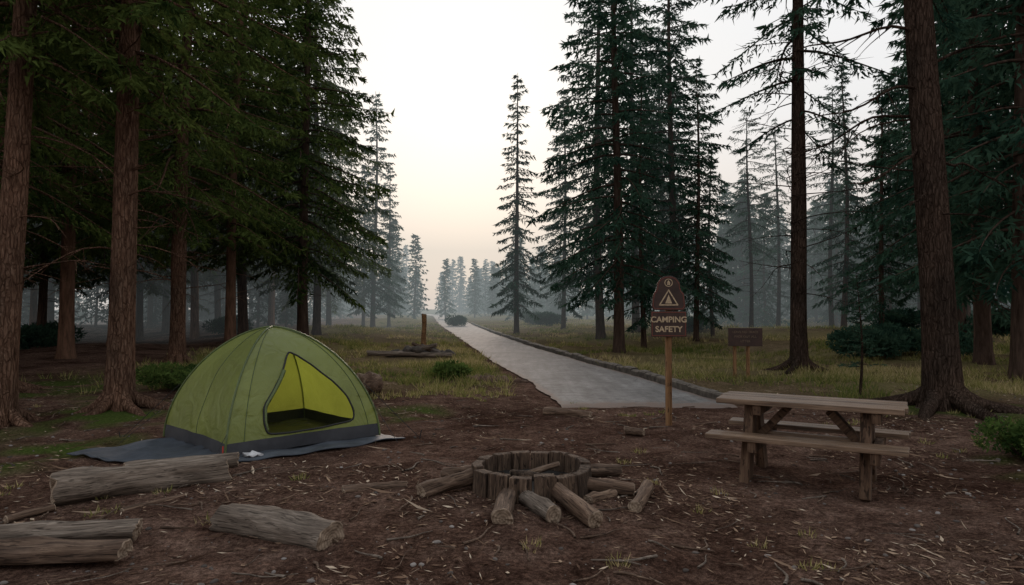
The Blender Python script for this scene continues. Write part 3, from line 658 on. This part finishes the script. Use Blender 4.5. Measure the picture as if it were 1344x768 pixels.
def rayhit(poly,phi):
    d=np.array([math.cos(phi),math.sin(phi)]); best=9
    for a,b in zip(poly,np.roll(poly,-1,0)):
        e=b-a; den=d[0]*e[1]-d[1]*e[0]
        if abs(den)<1e-9: continue
        w_=a-cen; t=(w_[0]*e[1]-w_[1]*e[0])/den; u=(w_[0]*d[1]-w_[1]*d[0])/den
        if t>0 and -1e-6<=u<=1+1e-6: best=min(best,t)
    return cen+d*best
rect=np.array([(0,t0),(1,t0),(1,1),(0,1)])
ph=list(np.linspace(0,2*np.pi,NA,endpoint=False))
for c in rect:
    a=math.atan2(c[1]-cen[1],c[0]-cen[0])%(2*np.pi); j=int(np.argmin([abs(p-a) for p in ph])); ph[j]=a
ph=np.array(ph)
inn=np.array([rayhit(dpt,p) for p in ph]); ks=np.array([.25,.5,.25])
inn=np.stack([np.convolve(np.r_[inn[-1,k_],inn[:,k_],inn[0,k_]],ks,'valid') for k_ in (0,1)],1)
out_=np.array([rayhit(rect,p) for p in ph])
rings=[inn*(1-t)+out_*t for t in np.linspace(0,1,12)]
UV=np.concatenate(rings); parts.append((surf(0,UV[:,0],np.sin(UV[:,1]*np.pi/2)),gridF(12,NA,True),0,True))
obj('canopy',build('canopy',parts,[m_green,m_floor]),tent)
P=surf(0,inn[:,0],np.sin(inn[:,1]*np.pi/2),.006); P=np.concatenate([P,P[:2]])
Vt,Ft=tube(P,np.full(len(P),.012),6); obj('door_zip',build('zip',[(Vt,Ft,0,True)],[m_black]),tent)
seg=[i for i in range(NA) if inn[i,0]<.36 and np.sin(inn[i,1]*np.pi/2)>.16]
seg.sort(key=lambda i:inn[i,1]); P=surf(0,inn[seg,0]+.012,np.sin(inn[seg,1]*np.pi/2),.012)
if len(P)>3:
    Vt,Ft=tube(P,np.linspace(.02,.035,len(P))*.7,8,.15,3); obj('rolled_door',build('rolled',[(Vt,Ft,0,True)],[m_seam]),tent)
parts=[]
for c in range(4):
    zz=np.sin(np.linspace(0,math.pi/2,34)); s=np.clip(1-zz**1.75,0,1)**.6
    P=np.stack([TC[c][0]*s*1.006,TC[c][1]*s*1.006,TH*zz*1.006],-1)
    Vt,Ft=tube(P,np.full(34,.013),6); parts.append((Vt,Ft,0,True))
obj('pole_sleeves',build('sleeves',parts,[m_seam]),tent)
parts=[]
for i,uq in ((3,.5),(0,.1),(0,.93)):
    th=np.linspace(math.asin(zb),1.45,24); P=surf(i,np.full(24,uq),np.sin(th),.003); Vt,Ft=tube(P,np.full(24,.005),5); parts.append((Vt,Ft,0,True))
obj('panel_seams',build('seams',parts,[m_seam]),tent)
fv=np.array([(c[0]*.97,c[1]*.97,.012) for c in TC]); obj('groundsheet',build('gs',[(fv,np.array([(0,1,2,3)]),0)],[m_floor]),tent)
parts=[]
def line(a,b,rr=.003):
    Vt,Ft=tube(np.linspace(a,b,4),np.full(4,rr),5); parts.append((Vt,Ft,0,True))
for c in (1,3):
    p=TC[c]; a=np.array([p[0]*.86,p[1]*.86,TH*.48]); b=np.array([p[0]*1.38,p[1]*1.38-.05,-.02]); line(a,b,.004)
    line(b+[0,0,-.05],b+[.03*np.sign(p[0]),0,.09],.006)
line(np.array([TC[3][0]*.93,TC[3][1],TH*.33]),np.array([-1.62,-.5,-.02]))
line(np.array([TC[0][0],TC[0][1]*.98,.25]),np.array([-.05,-1.62,-.02]))
line(np.array([TC[1][0]*.95,TC[1][1],TH*.28]),np.array([1.62,-.35,-.02]))
obj('guy_lines',build('guy',parts,[m_black]),tent)
m_orange=plain('red_peg',(.5,.06,.04),.5)
parts=[]; line(np.array([-.03,-1.36,.0]),np.array([-.03,-1.35,.14]),.008); obj('peg_loop',build('peg',parts,[m_orange]),tent)
cs=[np.array(p) for p in [(-4.85,7.45),(-2.9,6.8),(-1.3,8.35),(-3.1,9.9)]]
u=np.linspace(0,1,60); U_,V_=np.meshgrid(u,u)
XY=(cs[0]*(1-U_[...,None])+cs[1]*U_[...,None])*(1-V_[...,None])+(cs[3]*(1-U_[...,None])+cs[2]*U_[...,None])*V_[...,None]
XY[...,0]+=.02*np.sin(U_*17)*(V_<.01); XY[...,1]+=.025*np.sin(U_*11+1)*(V_<.01)
Zt=.8*gh(XY[...,0],XY[...,1])+.026+.009*np.sin(XY[...,0]*9+XY[...,1]*5)+.008*np.sin(XY[...,0]*21-XY[...,1]*13)
Vt=np.concatenate([XY,Zt[...,None]],-1).reshape(-1,3)
o=obj('ground_tarp',build('tarp',[(Vt,gridF(60,60),0,True)],[m_tarp])); so=o.modifiers.new('s','SOLIDIFY'); so.thickness=.012; so.offset=0
m_cloth=plain('white_cloth',(.6,.6,.62),.8,.2,var=.2)
r5=np.random.default_rng(5); Vc=ic*np.array([.09,.06,.035])*(1+.5*np.sin(ic[:,[1,2,0]]*5+1)); Vc+=r5.normal(size=Vc.shape)*.01
obj('crumpled_cloth',build('cloth',[(Vc,fc,0,True)],[m_cloth]),None,(-2.72,7.2,.07))
s=np.linspace(0,1,10); parts=[]
Vt,Ft=tube(np.stack([.05*np.sin(s*4),0*s,s*2.25-.05],-1),.03*(1-s*.85),7); parts.append((Vt,Ft,0,True))
r6=np.random.default_rng(9); LPp=[];LDd=[]
for i in range(60):
    z=r6.uniform(.5,2.2); a=r6.uniform(0,6.3); l=.38*(1.15-z/2.3)+.05; ss=np.linspace(0,1,5); d=np.array([math.cos(a),math.sin(a),r6.uniform(-.1,.4)])
    P=np.array([.05*math.sin(z/2.25*4),0,z])+np.outer(ss*l,d); Vt,Ft=tube(P,.006*(1-ss*.8),4); parts.append((Vt,Ft,0,True))
    q=24; t=r6.uniform(.2,1,q); LPp.append(P[0]+np.outer(t*l,d)); LDd.append(d+r6.normal(size=(q,3))*.6)
V3,F3=leaves_tri(np.concatenate(LPp),np.concatenate(LDd),np.full(60*24,.07),np.full(60*24,.009),r6); parts.append((V3,F3,1,False))
obj('spruce_sapling',build('sapling',parts,[m_barkdark,m_folR],attrs={'clump':clump}),None,(6.35,12.5,float(gh(6.35,12.5))))

# ---------------------------------------------------------------- mist
m_mist=bpy.data.materials.new('mist'); m_mist.use_nodes=True; nt=m_mist.node_tree; nt.nodes.clear()
out=nt.nodes.new('ShaderNodeOutputMaterial'); va=nt.nodes.new('ShaderNodeVolumeAbsorption'); va.inputs['Color'].default_value=(0,0,0,1); va.inputs['Density'].default_value=.0048
ve=nt.nodes.new('ShaderNodeEmission'); ve.inputs['Color'].default_value=(.40,.445,.45,1); ve.inputs['Strength'].default_value=.0048  # even self-glow stands in for skylight scattered by the mist
ads=nt.nodes.new('ShaderNodeAddShader'); nt.links.new(va.outputs[0],ads.inputs[0]); nt.links.new(ve.outputs[0],ads.inputs[1]); nt.links.new(ads.outputs[0],out.inputs['Volume'])
bm=bmesh.new(); bmesh.ops.create_cube(bm,size=1); me=bpy.data.meshes.new('mist'); bm.to_mesh(me); bm.free(); me.materials.append(m_mist)
obj('mist',me,None,(0,125,9.9),(0,0,0),(380,190,20.6))

# ---------------------------------------------------------------- world + sun
az,el=math.radians(-4),math.radians(15)
sd=Vector((math.sin(az)*math.cos(el),math.cos(az)*math.cos(el),math.sin(el)))
w=bpy.data.worlds.new('World'); scene.world=w; w.use_nodes=True; nt=w.node_tree; nt.nodes.clear()
out=nt.nodes.new('ShaderNodeOutputWorld'); bg=nt.nodes.new('ShaderNodeBackground'); nt.links.new(bg.outputs[0],out.inputs[0])
sky=nt.nodes.new('ShaderNodeTexSky'); sky.sky_type='NISHITA'; sky.sun_disc=False; sky.sun_elevation=el; sky.sun_rotation=az; sky.dust_density=3; sky.air_density=1
sc=nt.nodes.new('ShaderNodeVectorMath'); sc.operation='SCALE'; sc.inputs['Scale'].default_value=.1; nt.links.new(sky.outputs[0],sc.inputs[0])
tc=nt.nodes.new('ShaderNodeTexCoord'); sep=nt.nodes.new('ShaderNodeSeparateXYZ'); nt.links.new(tc.outputs['Generated'],sep.inputs[0])
grad=ramp(nt,sep.outputs['Z'],[(0,(1,.80,.70)),(.12,(1,.87,.80)),(.26,(.95,.935,.93)),(.7,(.87,.91,.95))])
dt=nt.nodes.new('ShaderNodeVectorMath'); dt.operation='DOT_PRODUCT'; dt.inputs[1].default_value=sd[:]; nt.links.new(tc.outputs['Generated'],dt.inputs[0])
mr=nt.nodes.new('ShaderNodeMapRange'); mr.inputs['From Min'].default_value=-1; mr.inputs['From Max'].default_value=.6; mr.inputs['To Min'].default_value=.7; mr.inputs['To Max'].default_value=1.03
nt.links.new(dt.outputs['Value'],mr.inputs['Value'])
sc2=nt.nodes.new('ShaderNodeVectorMath'); sc2.operation='SCALE'; nt.links.new(grad.outputs[0],sc2.inputs[0]); nt.links.new(mr.outputs[0],sc2.inputs['Scale'])
fin=mixc(nt,.93,sc.outputs[0],sc2.outputs[0]); nt.links.new(fin,bg.inputs[0]); bg.inputs[1].default_value=1.0
sl=bpy.data.lights.new('sun','SUN'); sl.energy=1.8; sl.angle=math.radians(20); sl.color=(1,.8,.66)
so=bpy.data.objects.new('sun',sl); so.rotation_mode='QUATERNION'; so.rotation_quaternion=(-sd).to_track_quat('-Z','Y'); so.location=(20,40,30); link(so)

# ---------------------------------------------------------------- camera
cd=bpy.data.cameras.new('camera'); cam=bpy.data.objects.new('camera',cd); link(cam)
cd.lens=24; cd.sensor_width=36; cd.clip_end=3000; cam.location=(0,0,1.6); cam.rotation_euler=(math.radians(91.34),0,0)
scene.camera=cam
